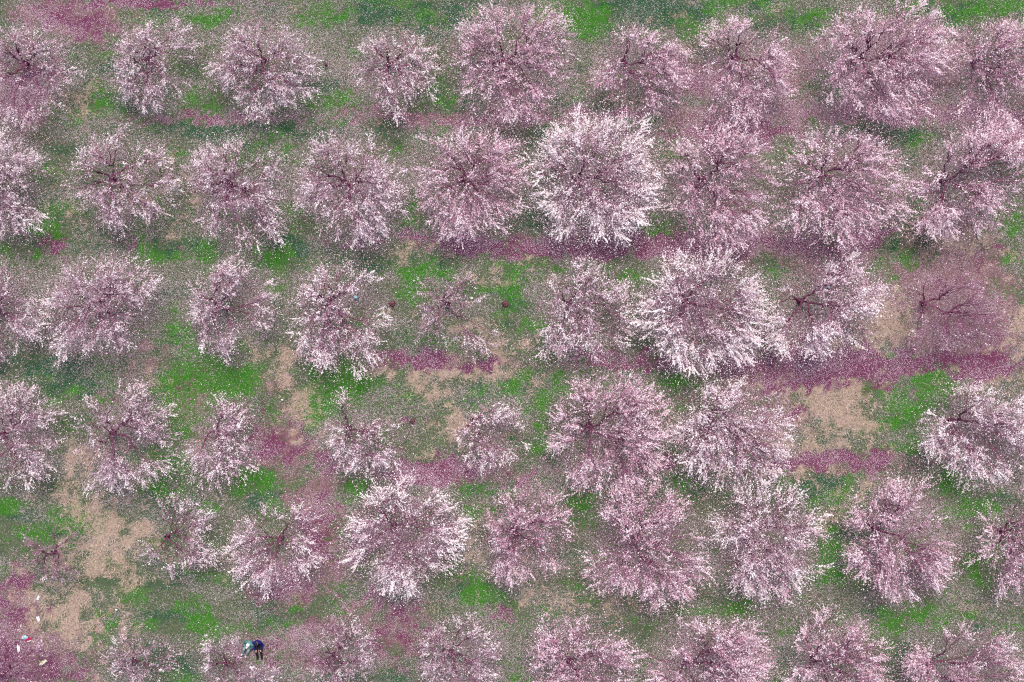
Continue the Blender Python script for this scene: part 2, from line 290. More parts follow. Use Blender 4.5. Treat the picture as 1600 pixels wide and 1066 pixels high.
# ------------------------------------------------------------------ where the trees stand
# trunk x, y; crown box x0 x1 y0 y1; flower density; tint; brightness; gaps; label
TREES = [
 (42,100,(-34,122,26,198),.62,'pale',.45,.46,'thin grey-pink almond tree with bare pale limbs in the top left corner'),
 (233,95,(163,312,18,182),.85,'pale',.55,.42,'almond tree with dark open centre and tattered crown, second in the top row'),
 (412,95,(328,498,14,182),.95,'pale',.55,.38,'round pale pink almond tree, third in the top row, with its trunk left of centre'),
 (608,101,(520,686,42,176),.85,'white',.50,.43,'almond tree with long white shoots at its upper right, fourth in the top row'),
 (785,97,(706,905,-4,192),1.0,'pink',.50,.37,'broad pink almond tree reaching the top edge, fifth in the top row'),
 (972,97,(922,1086,34,180),.95,'pink',.45,.40,'mid-size pink almond tree below the bright green grass, sixth in the top row'),
 (1146,92,(1090,1250,18,204),.95,'pink',.55,.40,'almond tree with narrow upper crown and pink skirt, seventh in the top row'),
 (1335,95,(1264,1490,-6,188),1.05,'pink',.50,.36,'largest pink almond tree of the top row, second from the right edge'),
 (1520,97,(1478,1650,18,195),.95,'pink',.50,.40,'pink almond tree cut by the right edge in the top row'),
 (-4,290,(-80,72,203,382),.95,'pale',.60,.40,'almond tree cut by the left edge, first in the second row'),
 (178,282,(100,270,195,368),.85,'pale',.50,.42,'almond tree showing dark spreading limbs, second in the second row'),
 (360,288,(280,450,208,398),.85,'pale',.50,.41,'ragged pale almond tree, third in the second row'),
 (540,285,(454,634,205,384),1.05,'pale',.55,.38,'almond tree with full pale lower crown, fourth in the second row'),
 (723,280,(644,828,188,378),1.15,'pink',.55,.36,'dense pale pink almond tree left of the brightest one in the second row'),
 (903,283,(828,1042,180,384),1.7,'white',.72,.30,'brightest white almond tree, a full round crown in the second row'),
 (1095,280,(1028,1230,192,386),1.0,'pink',.50,.39,'pink almond tree right of the brightest white one in the second row'),
 (1278,275,(1218,1420,188,388),1.1,'pink',.52,.38,'pink almond tree with windswept shoots, second row, above the tree with the split crown'),
 (1468,284,(1418,1636,182,372),1.0,'pink',.55,.40,'last almond tree of the second row, its limbs spreading towards the right edge'),
 (-2,485,(-76,62,398,566),.95,'pale',.50,.40,'almond tree cut by the left edge in the third row'),
 (160,470,(66,248,388,578),.95,'pale',.47,.37,'wide soft pink almond tree, second in the third row'),
 (340,475,(282,432,400,572),.85,'pale',.52,.41,'almond tree with a dark trunk spot and curved limbs, third in the third row'),
 (515,470,(448,606,400,594),.85,'white',.52,.43,'almond tree with white drooping tips over bright green grass, fourth in the third row'),
 (700,475,(634,776,418,556),.45,'pale',.45,.47,'thin half bare almond tree between two stumps in the third row'),
 (888,475,(828,994,403,578),.85,'white',.52,.43,'loose airy almond tree left of the bright white one in the third row'),
 (1068,472,(1004,1204,387,580),1.6,'white',.70,.31,'bright white almond tree with full round crown in the third row'),
 (1248,470,(1204,1392,386,562),1.1,'white',.58,.45,'lopsided almond tree with a split crown fanning right towards green grass in the third row'),
 (1440,474,(1410,1590,410,564),.12,'pale',.30,.46,'nearly bare mauve almond tree over plum soil at the right of the third row'),
 (8,675,(-64,94,600,768),.9,'pale',.55,.40,'almond tree cut by the left edge in the fourth row'),
 (178,675,(104,272,598,772),.8,'pale',.48,.41,'almond tree with a pale forked limb at its centre, second in the fourth row'),
 (340,675,(276,392,600,772),.85,'white',.52,.44,'narrow tall-crowned almond tree beside bright green grass in the fourth row'),
 (546,668,(498,642,608,752),.80,'white',.52,.37,'small almond tree with a dark leaning trunk in the fourth row'),
 (738,655,(704,824,622,750),.85,'white',.52,.36,'smallest almond tree of the fourth row, right of the plum soil patch'),
 (920,665,(856,1048,578,790),1.05,'pink',.52,.37,'large pink almond tree with dark forked limbs in the middle of the fourth row'),
 (1108,652,(1048,1252,588,775),1.05,'white',.58,.40,'almond tree with white shoots sweeping right towards dry straw in the fourth row'),
 (1485,657,(1442,1640,598,762),1.05,'white',.55,.41,'last almond tree of the fourth row, shoots swept towards the right edge'),
 (86,862,(14,140,800,925),.10,'pale',.35,.42,'bare almond tree without blossom, dark limb slanting down beside dry straw'),
 (262,838,(206,332,775,918),.6,'pale',.52,.46,'sparse grey-pink almond tree right of the dry straw in the fifth row'),
 (440,840,(346,500,784,938),.85,'white',.52,.42,'loose almond tree above the sitting pair, third in the fifth row'),
 (618,820,(536,718,750,932),1.35,'white',.65,.34,'bright white almond tree with full crown in the fifth row'),
 (805,826,(752,896,752,924),1.0,'pink',.45,.37,'soft mauve-pink almond tree right of the bright white one in the fifth row'),
 (988,842,(912,1112,756,958),1.0,'pink',.50,.39,'almond tree with long shoots fanning down, fifth row, below the large pink one'),
 (1165,828,(1108,1292,758,948),1.1,'white',.55,.39,'almond tree with white feathered lower edge, third from the right in the fifth row'),
 (1365,826,(1322,1512,742,950),1.05,'pink',.52,.39,'almond tree with a long dark limb, second from the right in the fifth row'),
 (1562,828,(1540,1680,768,952),1.0,'pink',.55,.41,'almond tree cut by the right edge in the fifth row'),
 (4,1052,(-60,74,985,1110),.18,'pink',.25,.40,'nearly bare mauve almond tree in the bottom left corner'),
 (210,1032,(148,278,982,1092),.6,'pale',.50,.44,'sparse almond tree with a curved dark limb, second in the bottom row'),
 (355,1034,(300,432,966,1110),.8,'pale',.52,.42,'almond tree left of the sitting pair in the bottom row'),
 (523,1022,(466,596,956,1095),.65,'pale',.48,.42,'thin mauve almond tree with dark trunk, right of the sitting pair'),
 (705,1018,(646,798,954,1115),.85,'pale',.48,.41,'fifth almond tree of the bottom row, soft lilac with a grey trunk'),
 (888,1030,(820,994,958,1130),1.05,'pink',.55,.39,'pale pink almond tree of the bottom row, directly under the tree with long fanning shoots'),
 (1072,1028,(998,1214,958,1130),1.1,'pink',.55,.39,'widest almond tree of the bottom row, pink with white tips'),
 (1270,1027,(1234,1390,958,1125),1.0,'pink',.50,.40,'pink almond tree leaning right, second from the right in the bottom row'),
 (1447,1038,(1408,1612,984,1140),1.0,'pink',.52,.42,'last almond tree of the bottom row, low and spreading along the bottom edge'),
]

def under(x, y):
    """how far a spot lies under or beside a crown: fallen blossom gathers there"""
    px, py = x / MPP + 800, 533 - y / MPP
    u = np.zeros_like(px)
    for (tx, ty, b, de, lk, br, gp, lb) in TREES:
        a, c = (b[1] - b[0]) / 2 + 10, (b[3] - b[2]) / 2 + 6
        d = ((px - (b[0] + b[1]) / 2) / a) ** 2 + ((py - (b[2] + b[3]) / 2) / c) ** 2
        u = np.maximum(u, np.clip(de, .35, 1.1) * np.exp(-.8 * d ** 1.6))
    return u

# ------------------------------------------------------------------ ground sheet
def ground():
    # fine in the middle, growing coarser out to the horizon
    def axis(half, step):
        a = list(np.arange(-half, half + 1e-6, step)); s = step; v = half
        out = []
        while v < 900:
            s *= 1.6; v += s; out.append(v)
        return np.array([-q for q in out[::-1]] + a + out)
    X, Y = axis(32, .23), axis(22, .23)
    gx, gy = np.meshgrid(X, Y); x, y = gx.ravel(), gy.ravel()
    z = .10 * (fbm(x, y, 5.0, 2, 2) - .5) + .05 * (fbm(x, y, .8, 4, 3) - .5)
    g, d, t, s, p, u_ = cover(x, y)
    z = z - .04 * s
    nx, ny = len(X), len(Y)
    i = (np.arange(ny - 1)[:, None] * nx + np.arange(nx - 1)[None]).ravel()
    F = np.stack([i, i + 1, i + nx + 1, i + nx], -1)
    m, n, l, out = mat_new('orchard_floor')
    A = n.new('ShaderNodeAttribute'); A.attribute_name = 'cover_a'
    B = n.new('ShaderNodeAttribute'); B.attribute_name = 'cover_b'
    sa = n.new('ShaderNodeSeparateColor'); l.new(A.outputs['Color'], sa.inputs[0])
    sb = n.new('ShaderNodeSeparateColor'); l.new(B.outputs['Color'], sb.inputs[0])
    tc = n.new('ShaderNodeTexCoord')
    def noise(sc, det=3):
        q = n.new('ShaderNodeTexNoise'); q.inputs['Scale'].default_value = sc; q.inputs['Detail'].default_value = det
        q.inputs['Roughness'].default_value = .7
        l.new(tc.outputs['Object'], q.inputs['Vector']); return q.outputs[0]
    n1, n2 = noise(9, 4), noise(2.2, 5)
    def math_(op, a, b):
        q = n.new('ShaderNodeMath'); q.operation = op; q.use_clamp = False
        for k, v in enumerate((a, b)):
            if isinstance(v, (int, float)): q.inputs[k].default_value = v
            else: l.new(v, q.inputs[k])
        return q.outputs[0]
    def sharpen(wt, nz):
        q = math_('ADD', wt, math_('MULTIPLY', math_('SUBTRACT', nz, .5), 1.6))
        r = n.new('ShaderNodeMapRange'); r.inputs['From Min'].default_value = .3; r.inputs['From Max'].default_value = .8
        l.new(q, r.inputs['Value']); return r.outputs[0]
    def mix(c, fac, col):
        q = n.new('ShaderNodeMix'); q.data_type = 'RGBA'
        l.new(fac, q.inputs['Factor']); l.new(c, q.inputs['A'])
        if isinstance(col, tuple): q.inputs['B'].default_value = (*col, 1)
        else: l.new(col, q.inputs['B'])
        return q.outputs['Result']
    base = ramp(n, [(.3, (.03, .055, .028)), (.5, (.065, .085, .048)), (.7, (.14, .125, .095))]); l.new(n1, base.inputs[0])
    c = base.outputs[0]
    c = mix(c, sharpen(sa.outputs['Green'], n1), tuple(C_DARK * .8))
    c = mix(c, sharpen(sa.outputs['Red'], n2), tuple(C_GREEN * .8))
    c = mix(c, sharpen(sb.outputs['Blue'], n1), (.15, .085, .095))
    c = mix(c, sharpen(sa.outputs['Blue'], n1), tuple(C_TAN * .8))
    c = mix(c, sharpen(sb.outputs['Red'], n2), tuple(C_SOIL))
    # petals lying in the grass: small spots
    vo = n.new('ShaderNodeTexVoronoi'); vo.inputs['Scale'].default_value = 27.0; l.new(tc.outputs['Object'], vo.inputs['Vector'])
    spc = n.new('ShaderNodeSeparateColor'); l.new(vo.outputs['Color'], spc.inputs[0])
    has = math_('LESS_THAN', spc.outputs['Red'], sb.outputs['Green'])
    near = math_('LESS_THAN', vo.outputs['Distance'], .42)
    c = mix(c, math_('MULTIPLY', has, near), (.42, .33, .38))
    b = n.new('ShaderNodeBsdfPrincipled'); b.inputs['Roughness'].default_value = 1; b.inputs['Specular IOR Level'].default_value = 0
    bp = n.new('ShaderNodeBump'); bp.inputs['Strength'].default_value = .7; bp.inputs['Distance'].default_value = .05
    l.new(n1, bp.inputs['Height']); l.new(bp.outputs[0], b.inputs['Normal'])
    l.new(c, b.inputs['Base Color']); l.new(b.outputs[0], out.inputs[0])
    pd = petal_density(g, d, t, s, p, x, y)
    o = newmesh('ground', np.stack([x, y, z], 1), F, m,
                vcol={'cover_a': np.stack([g, d, t], 1), 'cover_b': np.stack([s, pd, u_], 1)}, smooth=True)
    tag(o, kind='structure')

def petal_density(g, d, t, s, p, x, y):
    q = .26 + .5 * p + .14 * s + 1.4 * (fbm(x * .5, y, .9, 44, 4) - .5)
    q = q * (1 - .58 * np.clip(g, 0, 1)) * (1 - .35 * np.clip(d, 0, 1)) * (1 - .55 * np.clip(t, 0, 1))
    return np.clip(q, .03, .85)
ground()

def gz(x, y):
    g, d, t, s, p, u_ = cover(x, y)
    return .10 * (fbm(x, y, 5.0, 2, 2) - .5) + .05 * (fbm(x, y, .8, 4, 3) - .5) - .04 * s

# ------------------------------------------------------------------ grass blades and fallen petals
def grass(N=520000):
    x = rng.uniform(-31.5, 31.5, N); y = rng.uniform(-21.5, 21.5, N)
    g, d, t, s, p, u_ = cover(x, y)
    r = rng.random((5, N))
    lush = np.clip(.55 + .5 * np.maximum(g, d) + .2 * t - .75 * s, .05, 1.2)
    keep = r[0] < lush
    x, y, g, d, t, s, u_, r = x[keep], y[keep], g[keep], d[keep], t[keep], s[keep], u_[keep], r[:, keep]
    n = len(x)
    W = np.stack([np.full(n, .34), g * 1.5, d * .9, t * 1.1, s * .25, u_ * .65], 1) ** 1.6
    W = np.cumsum(W / W.sum(1, keepdims=True), 1)
    k = (r[1][:, None] > W).sum(1).clip(0, 5)
    pal = np.array([[.06, .095, .045], C_GREEN, C_DARK, C_TAN, [.14, .035, .085], [.17, .095, .105]])
    alt = np.array([[.15, .16, .095], [.09, .25, .035], [.055, .145, .075], [.52, .42, .34], [.25, .10, .18], [.32, .21, .21]])
    c = pal[k] * (1 - r[2][:, None]) + alt[k] * r[2][:, None]
    z = gz(x, y)
    a = rng.uniform(0, 2 * math.pi, n); L = rng.uniform(.05, .16, n) * (1 + 1.1 * (k == 3)); Wd = rng.uniform(.012, .026, n)
    dx, dy = np.cos(a), np.sin(a)
    tilt = rng.uniform(.15, .9, n)
    b = np.stack([x, y, z], 1); side = np.stack([-dy, dx, 0 * dx], 1) * Wd[:, None]
    tip = b + np.stack([dx * L, dy * L, L * tilt], 1)
    V = np.stack([b - side, b + side, tip], 1).reshape(-1, 3)
    o = newmesh('grass', V, np.arange(3 * n).reshape(-1, 3), M_GRASS, fcol=c)
    tag(o, 'short green and straw coloured grass covering the orchard floor', 'grass', kind='stuff')

def petals(N=860000):
    x = rng.uniform(-31, 31, N); y = rng.uniform(-21, 21, N)
    g, d, t, s, p, u_ = cover(x, y)
    q = petal_density(g, d, t, s, p, x, y)
    keep = rng.random(N) < q * 1.5
    x, y, s, d = x[keep], y[keep], s[keep], d[keep]; n = len(x)
    V, F = tris(np.stack([x, y, gz(x, y) + rng.uniform(.01, .07, n)], 1), rng.uniform(.009, .026, n), up=1.8)
    r = rng.random((n, 1))
    r = r ** 1.5; c = np.array([.24, .14, .19]) * (1 - r) + np.array([.66, .55, .61]) * r
    newo = newmesh('fallen_petals', V, F, M_PETAL, fcol=c)
    tag(newo, 'white and pink fallen almond petals strewn over grass and wheel tracks', 'petals', kind='stuff')
grass(); petals()

# ------------------------------------------------------------------ almond trees
def curve(a, b, bend, n, r):
    t = np.linspace(0, 1, n)[:, None]
    p = a + (b - a) * t + bend * (t * (1 - t) * 4)
    L = np.linalg.norm(b - a)
    if n > 2: p[1:-1] += r.normal(size=(n - 2, 3)) * L * .035
    return p

def kmeans(p, k, r):
    c = p[r.choice(len(p), k, replace=False)]
    for _ in range(5):
        a = ((p[:, None] - c[None]) ** 2).sum(-1).argmin(1)
        for j in range(k):
            if (a == j).any(): c[j] = p[a == j].mean(0)
    return a

OPEN = [(397,1011,24),(556,465,5),(737,466,4),(441,625,4),(40,998,10),(30,1014,7),(67,1036,7),(60,967,5),(60,933,5),(1294,449,4),(613,475,7),(790,475,7),(576,117,7),(1346,791,4)]
def clear(c):
    """crown points that do not stand right above one of the things on the ground"""
    k = H / (H - c[:, 2]) / MPP
    px, py = c[:, 0] * k + 800, 533 - c[:, 1] * k
    m = np.ones(len(c), bool)
    for ox, oy, orr in OPEN: m &= (px - ox) ** 2 + (py - oy) ** 2 > orr * orr
    return m

def almond_tree(tx, ty, box, dens=1.0, look='pale', bright=.5, seed=0, gap=.42, label=None, lobes=None):
    r = np.random.default_rng(1000 + seed)
    x0, x1, y0, y1 = box
    base = P(tx, ty, 0); base[2] = gz(np.array([base[0]]), np.array([base[1]]))[0] - .03
    root = empty('almond_tree', base)
    tag(root, label, 'tree', 'almond trees in blossom planted in rows')
    c = P((x0 + x1) / 2, (y0 + y1) / 2, 3.1)
    rx, ry = (x1 - x0) / 2 * MPP * .965 - (.06 if dens > .9 else .2), (y1 - y0) / 2 * MPP * .965 - (.16 if dens > .9 else .24)
    size = math.sqrt(rx * ry)
    area = math.pi * rx * ry
    hs = (size / 3.2) ** .6
    # --- where the boughs end
    N = int(area * 7.6); T = []
    ph = r.uniform(0, 100)
    while len(T) < N:
        th = r.uniform(0, 2 * math.pi, 400); rho = r.uniform(0, 1, 400) ** .5
        wob = .84 + .32 * vnoise(np.cos(th) * 1.6 + ph, np.sin(th) * 1.6 + ph, .7, seed + 5) + .22 * (vnoise(np.cos(th) * 1.6 + ph, np.sin(th) * 1.6, .22, seed + 6) - .5)
        q = np.stack([c[0] + rho * wob * rx * np.cos(th), c[1] + rho * wob * ry * np.sin(th)], 1)
        loose = .92 if (tx, ty) in ((1248,470), (1468,284)) else .5
        if lobes:
            for n_, (a0, a1, b0_, b1) in enumerate(lobes):
                m_ = (np.arange(400) % len(lobes) == n_) & (r.random(400) < loose)
                lc = P((a0 + a1) / 2, (b0_ + b1) / 2, 3.1); k_ = rho * wob * MPP * .965 / 2
                q[m_, 0] = lc[0] + (k_ * (a1 - a0 - 2) * np.cos(th))[m_]; q[m_, 1] = lc[1] + (k_ * (b1 - b0_ - 6) * np.sin(th))[m_]
            rho = np.clip(np.hypot((q[:, 0] - c[0]) / rx, (q[:, 1] - c[1]) / ry), 0, 1)
        dn = fbm(q[:, 0], q[:, 1], 1.3, seed + 40, 3)
        keep = (dn > gap + .02 + .10 * (r.random(400) - .5))
        z = 3.9 * hs - 1.7 * rho ** 2.6 - .8 * np.exp(-(rho / .32) ** 2) + r.normal(0, .28, 400)
        for a, zz in zip(q[keep], z[keep]): T.append((a[0], a[1], max(zz, .8)))
    T = np.array(T[:N]); T = T[clear(T)]
    crotch = base + np.array([0, 0, .85 * hs]) + .05 * (c - base) * np.array([1, 1, 0])
    # --- trunk
    V, F = tube([base, base + (crotch - base) * .3, base + (crotch - base) * .7 + r.normal(0, .03, 3), crotch + [0, 0, .06]],
                np.array([.20, .14, .125, .13]) * hs, 9)
    cap = len(V) - 9
    newmesh('trunk', V - base, F, M_BARK, root, smooth=True)
    # --- limbs
    ang = np.arctan2(T[:, 1] - crotch[1], T[:, 0] - crotch[0])
    k = 4 + int(r.integers(0, 3))
    cuts = np.sort((np.arange(k) + r.uniform(-.28, .28, k)) * 2 * math.pi / k - math.pi)
    sec = np.searchsorted(cuts, ang) % k
    twV, shoots, spurs = [], [], []
    for s in range(k):
        S_ = T[sec == s]
        if len(S_) < 4: continue
        m = S_.mean(0)
        A = crotch + (m - crotch) * r.uniform(.42, .55); A[2] = crotch[2] + (m[2] - crotch[2]) * .62
        parts = []
        n1 = curve(crotch, A, np.array([*r.normal(0, .12, 2), -.25]), 6, r)
        r0 = .062 * hs
        parts.append(tube(n1, np.linspace(r0, r0 * .72, 6), 7))
        k2 = max(2, len(S_) // 8)
        g = kmeans(S_, min(k2, len(S_)), r)
        for j in range(k2):
            Q = S_[g == j]
            if not len(Q): continue
            mq = Q.mean(0)
            B = A + (mq - A) * r.uniform(.45, .7)
            st = n1[3 + int(r.integers(0, 3))]
            n2 = curve(st, B, np.array([*r.normal(0, .10, 2), r.uniform(-.15, .02)]), 5, r)
            if not clear(n2).all(): continue
            parts.append(tube(n2, np.linspace(.036, .018, 5) * hs, 5))
            for t_ in Q:
                b0 = n2[-1 - int(r.integers(0, 2))]
                n3 = curve(b0, t_, np.array([*r.normal(0, .06, 2), -.06]), 3, r)
                twV.append(tube(n3, np.array([.018, .013, .006]) * hs, 3))
                shoots.append((n3[0], n3[1], n3[2]))
            spurs.append(n2)
        Vv, Ff = join(parts)
        newmesh('limb', Vv - base, Ff, M_BARK, root, smooth=True)
    # --- flowering shoots
    sh = np.array(shoots)                       # (n,3,3)
    ns = 8
    i = np.repeat(np.arange(len(sh)), ns)
    f = (1 - .6 * r.uniform(0, 1, len(i)) ** 1.6)[:, None]
    st = np.where(f < .5, sh[i, 0] + (sh[i, 1] - sh[i, 0]) * f * 2, sh[i, 1] + (sh[i, 2] - sh[i, 1]) * (f * 2 - 1))
    rel = (st - c)[:, :2] / np.array([rx, ry]); rho = np.linalg.norm(rel, axis=1)
    rad = st - crotch; rad[:, 2] *= .35; rad = unit(rad)
    own = unit(sh[i, 2] - sh[i, 0])
    dirn = unit(rad * .75 + own * .4 + r.normal(0, .50, (len(i), 3)) + np.array([0, 0, .25]))
    L = r.uniform(.20, .58, len(i)) * (.8 + .45 * np.clip(rho, 0, 1)) * hs
    end = st + dirn * L[:, None] + np.array([0, 0, .05])
    ok = clear(st) & clear(end) & clear((st + end) / 2)
    i, st, end, dirn, L, rho, rel = i[ok], st[ok], end[ok], dirn[ok], L[ok], rho[ok], rel[ok]
    w_ = .0065
    up = unit(np.cross(dirn, r.normal(size=dirn.shape)))
    o2 = np.cross(dirn, up)
    v = np.stack([st + up * w_, st - up * w_ * .5 + o2 * w_ * .87, st - up * w_ * .5 - o2 * w_ * .87, end], 1).reshape(-1, 3)
    q0 = np.arange(len(i))[:, None] * 4
    fs = np.concatenate([q0 + [0, 1, 3], q0 + [1, 2, 3], q0 + [2, 0, 3]])
    tone_t = np.clip(np.tile(r.normal(.5, .22, len(i)), 3), 0, 1)
    # fine bare spurs filling the crown
    n_sp = int(area * (380 if bright > .62 else 155) * min(1.0, max(.14, dens)))
    j = r.integers(0, len(i), n_sp); fj = r.uniform(-.8, .8, (n_sp, 1))
    cs = st[j] + dirn[j] * L[j, None] * fj + r.normal(0, .24, (n_sp, 3)) - np.array([0, 0, .18])
    ok = clear(cs); cs, j = cs[ok], j[ok]; n_sp = len(cs)
    ds = unit(dirn[j] * .5 + r.normal(0, .6, (n_sp, 3))) * r.uniform(.08, .26, (n_sp, 1))
    sd = unit(np.cross(ds, r.normal(size=ds.shape))) * .008
    v2 = np.stack([cs - sd, cs + sd, cs + ds], 1).reshape(-1, 3)
    f2 = np.arange(3 * n_sp).reshape(-1, 3) + len(v)
    tone2 = np.clip(r.normal(.5, .25, n_sp), 0, 1)
    TV, TF = join(twV)
    TF = np.concatenate([TF[:, [0, 1, 2]], TF[:, [0, 2, 3]]])
    Vt = np.vstack([v, v2, TV]); Ft = np.vstack([fs, f2, TF + len(v) + len(v2)])
    tw = newmesh('twigs', Vt - base, Ft, M_TWIG, root, fattr=np.concatenate([tone_t, tone2, r.uniform(0, .6, len(TF))]))
    tw['kind'] = 'stuff'
    # --- blossom along the shoots
    side = 1 + .32 * np.clip(rel @ np.array([.35, -.85]), -1, 1)
    per = r.poisson(np.clip(L * (26 if bright < .6 else 31) * dens * side * np.clip(r.normal(1, .42, len(sh)), .15, 2)[i] * ((.06 + 1.22 * np.clip(rho, 0, 1.0) ** 2.4) if bright > .62 else (.34 + .80 * np.clip(rho, 0, 1.0) ** 1.7)) * np.where(r.random(len(i)) < .12, .2, 1), .2, None))
    bi = np.repeat(np.arange(len(i)), per)
    fb = (np.floor(r.uniform(.1, 1.02, len(bi)) * 5 + r.random(len(i))[bi]) / 5 - .05 + r.normal(0, .05, len(bi)))[:, None]
    cb = st[bi] + (end[bi] - st[bi]) * fb + r.normal(0, .017, (len(bi), 3))
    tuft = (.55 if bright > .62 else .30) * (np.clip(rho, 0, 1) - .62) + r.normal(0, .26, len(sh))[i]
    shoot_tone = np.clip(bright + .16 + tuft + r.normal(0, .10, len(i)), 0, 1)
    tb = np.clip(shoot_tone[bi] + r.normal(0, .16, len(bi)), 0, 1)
    # and loose flowers on the older wood
    nb = int(len(cb) * .5)
    j = r.integers(0, len(cb), nb)
    cl = cb[j] + r.normal(0, .50, (nb, 3)) * np.array([1, 1, .7]) - np.array([0, 0, .5])
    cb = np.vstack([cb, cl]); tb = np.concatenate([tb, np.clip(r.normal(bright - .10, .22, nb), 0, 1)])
    ok = clear(cb); cb, tb = cb[ok], tb[ok]
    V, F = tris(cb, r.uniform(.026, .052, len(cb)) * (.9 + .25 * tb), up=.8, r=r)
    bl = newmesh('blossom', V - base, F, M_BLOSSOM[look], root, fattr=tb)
    bl['kind'] = 'stuff'
    return root

# crowns that fall apart into two or three masses
LOBES = {
 (1248,470): [(1278,1392,386,505),(1204,1312,478,562)], (1468,284): [(1480,1640,182,305),(1418,1562,262,372)], (700,475): [(636,726,418,492),(640,784,492,560)],
 (340,675): [(302,388,600,690),(276,392,672,772)], (1108,652): [(1072,1200,588,668),(1080,1252,652,775),(1048,1140,640,740)],
 (1165,828): [(1110,1292,758,880),(1138,1256,856,948)], (1146,92): [(1090,1240,18,112),(1112,1250,92,204)], (785,97): [(706,888,-4,104),(712,905,84,192)],
 (988,842): [(935,1068,756,856),(950,1112,838,958)], (608,101): [(560,686,30,120),(522,680,84,176)],
 (515,470): [(470,600,402,500),(450,604,484,594)], (888,475): [(840,990,403,490),(828,950,480,578),(900,994,480,560)], (360,288): [(300,446,208,300),(284,400,262,340),(330,450,290,398)],
 (440,840): [(346,500,784,866),(362,440,850,938),(430,500,850,925)], (1278,275): [(1222,1400,188,300),(1236,1420,280,388)], (1095,280): [(1036,1210,192,300),(1050,1230,280,386)],
 (178,675): [(110,262,598,690),(106,186,680,772),(180,272,660,750)], (8,675): [(-64,94,600,690),(-40,70,680,775)], (262,838): [(206,330,775,850),(240,330,840,918)],
 (1485,657): [(1470,1640,598,690),(1442,1560,640,720),(1500,1640,680,762)], (972,97): [(930,1086,34,120),(922,1070,96,180)], (160,470): [(66,180,400,578),(120,248,388,540)]}
for i_, (tx, ty, bx_, de, lk, br, gp, lb) in enumerate(TREES):
    almond_tree(tx, ty, bx_, de, lk, br, i_ * 3 + 1, gp, lb, LOBES.get((tx, ty)))

# ------------------------------------------------------------------ two people sitting in the grass
M_SKIN = plain_mat('skin', (.48, .28, .20), .55, .08)
def skin_part(name, pts, edges, radii, mat, parent):
    """a body or garment grown round a skeleton as one closed surface: capsules fused by a remesh"""
    bm_v, bm_f = [], []
    for a, b in edges:
        A, B = np.array(pts[a], float), np.array(pts[b], float)
        n = 5; t = np.linspace(0, 1, n)[:, None]
        p = A + (B - A) * t; rr = radii[a] + (radii[b] - radii[a]) * t[:, 0]
        d = unit(B - A)
        # rounded ends
        p = np.vstack([A - d * radii[a] * .9, A - d * radii[a] * .6, p, B + d * radii[b] * .6, B + d * radii[b] * .9])
        rr = np.concatenate([[radii[a] * .35, radii[a] * .8], rr, [radii[b] * .8, radii[b] * .35]])
        V, F = tube(p, rr, 10)
        o = sum(len(v) for v in bm_v)
        k = len(V)
        V = np.vstack([V, p[0], p[-1]])
        caps = [(int(q), int((q + 1) % 10), k, k) for q in range(10)] + [(int(k - 10 + (q + 1) % 10), int(k - 10 + q), k + 1, k + 1) for q in range(10)]
        bm_v.append(V); bm_f += [tuple(int(z) + o for z in f) for f in F] + [tuple(z + o for z in f[:3]) for f in caps]
    me = bpy.data.meshes.new(name); me.from_pydata([tuple(map(float, v)) for v in np.vstack(bm_v)], [], bm_f); me.update()
    me.materials.append(mat)
    o = bpy.data.objects.new(name, me); COL.objects.link(o); o.parent = parent
    rm = o.modifiers.new('fuse', 'REMESH'); rm.mode = 'VOXEL'; rm.voxel_size = .011; rm.use_smooth_shade = True
    sm = o.modifiers.new('soften', 'SMOOTH'); sm.factor = .5; sm.iterations = 2
    return o

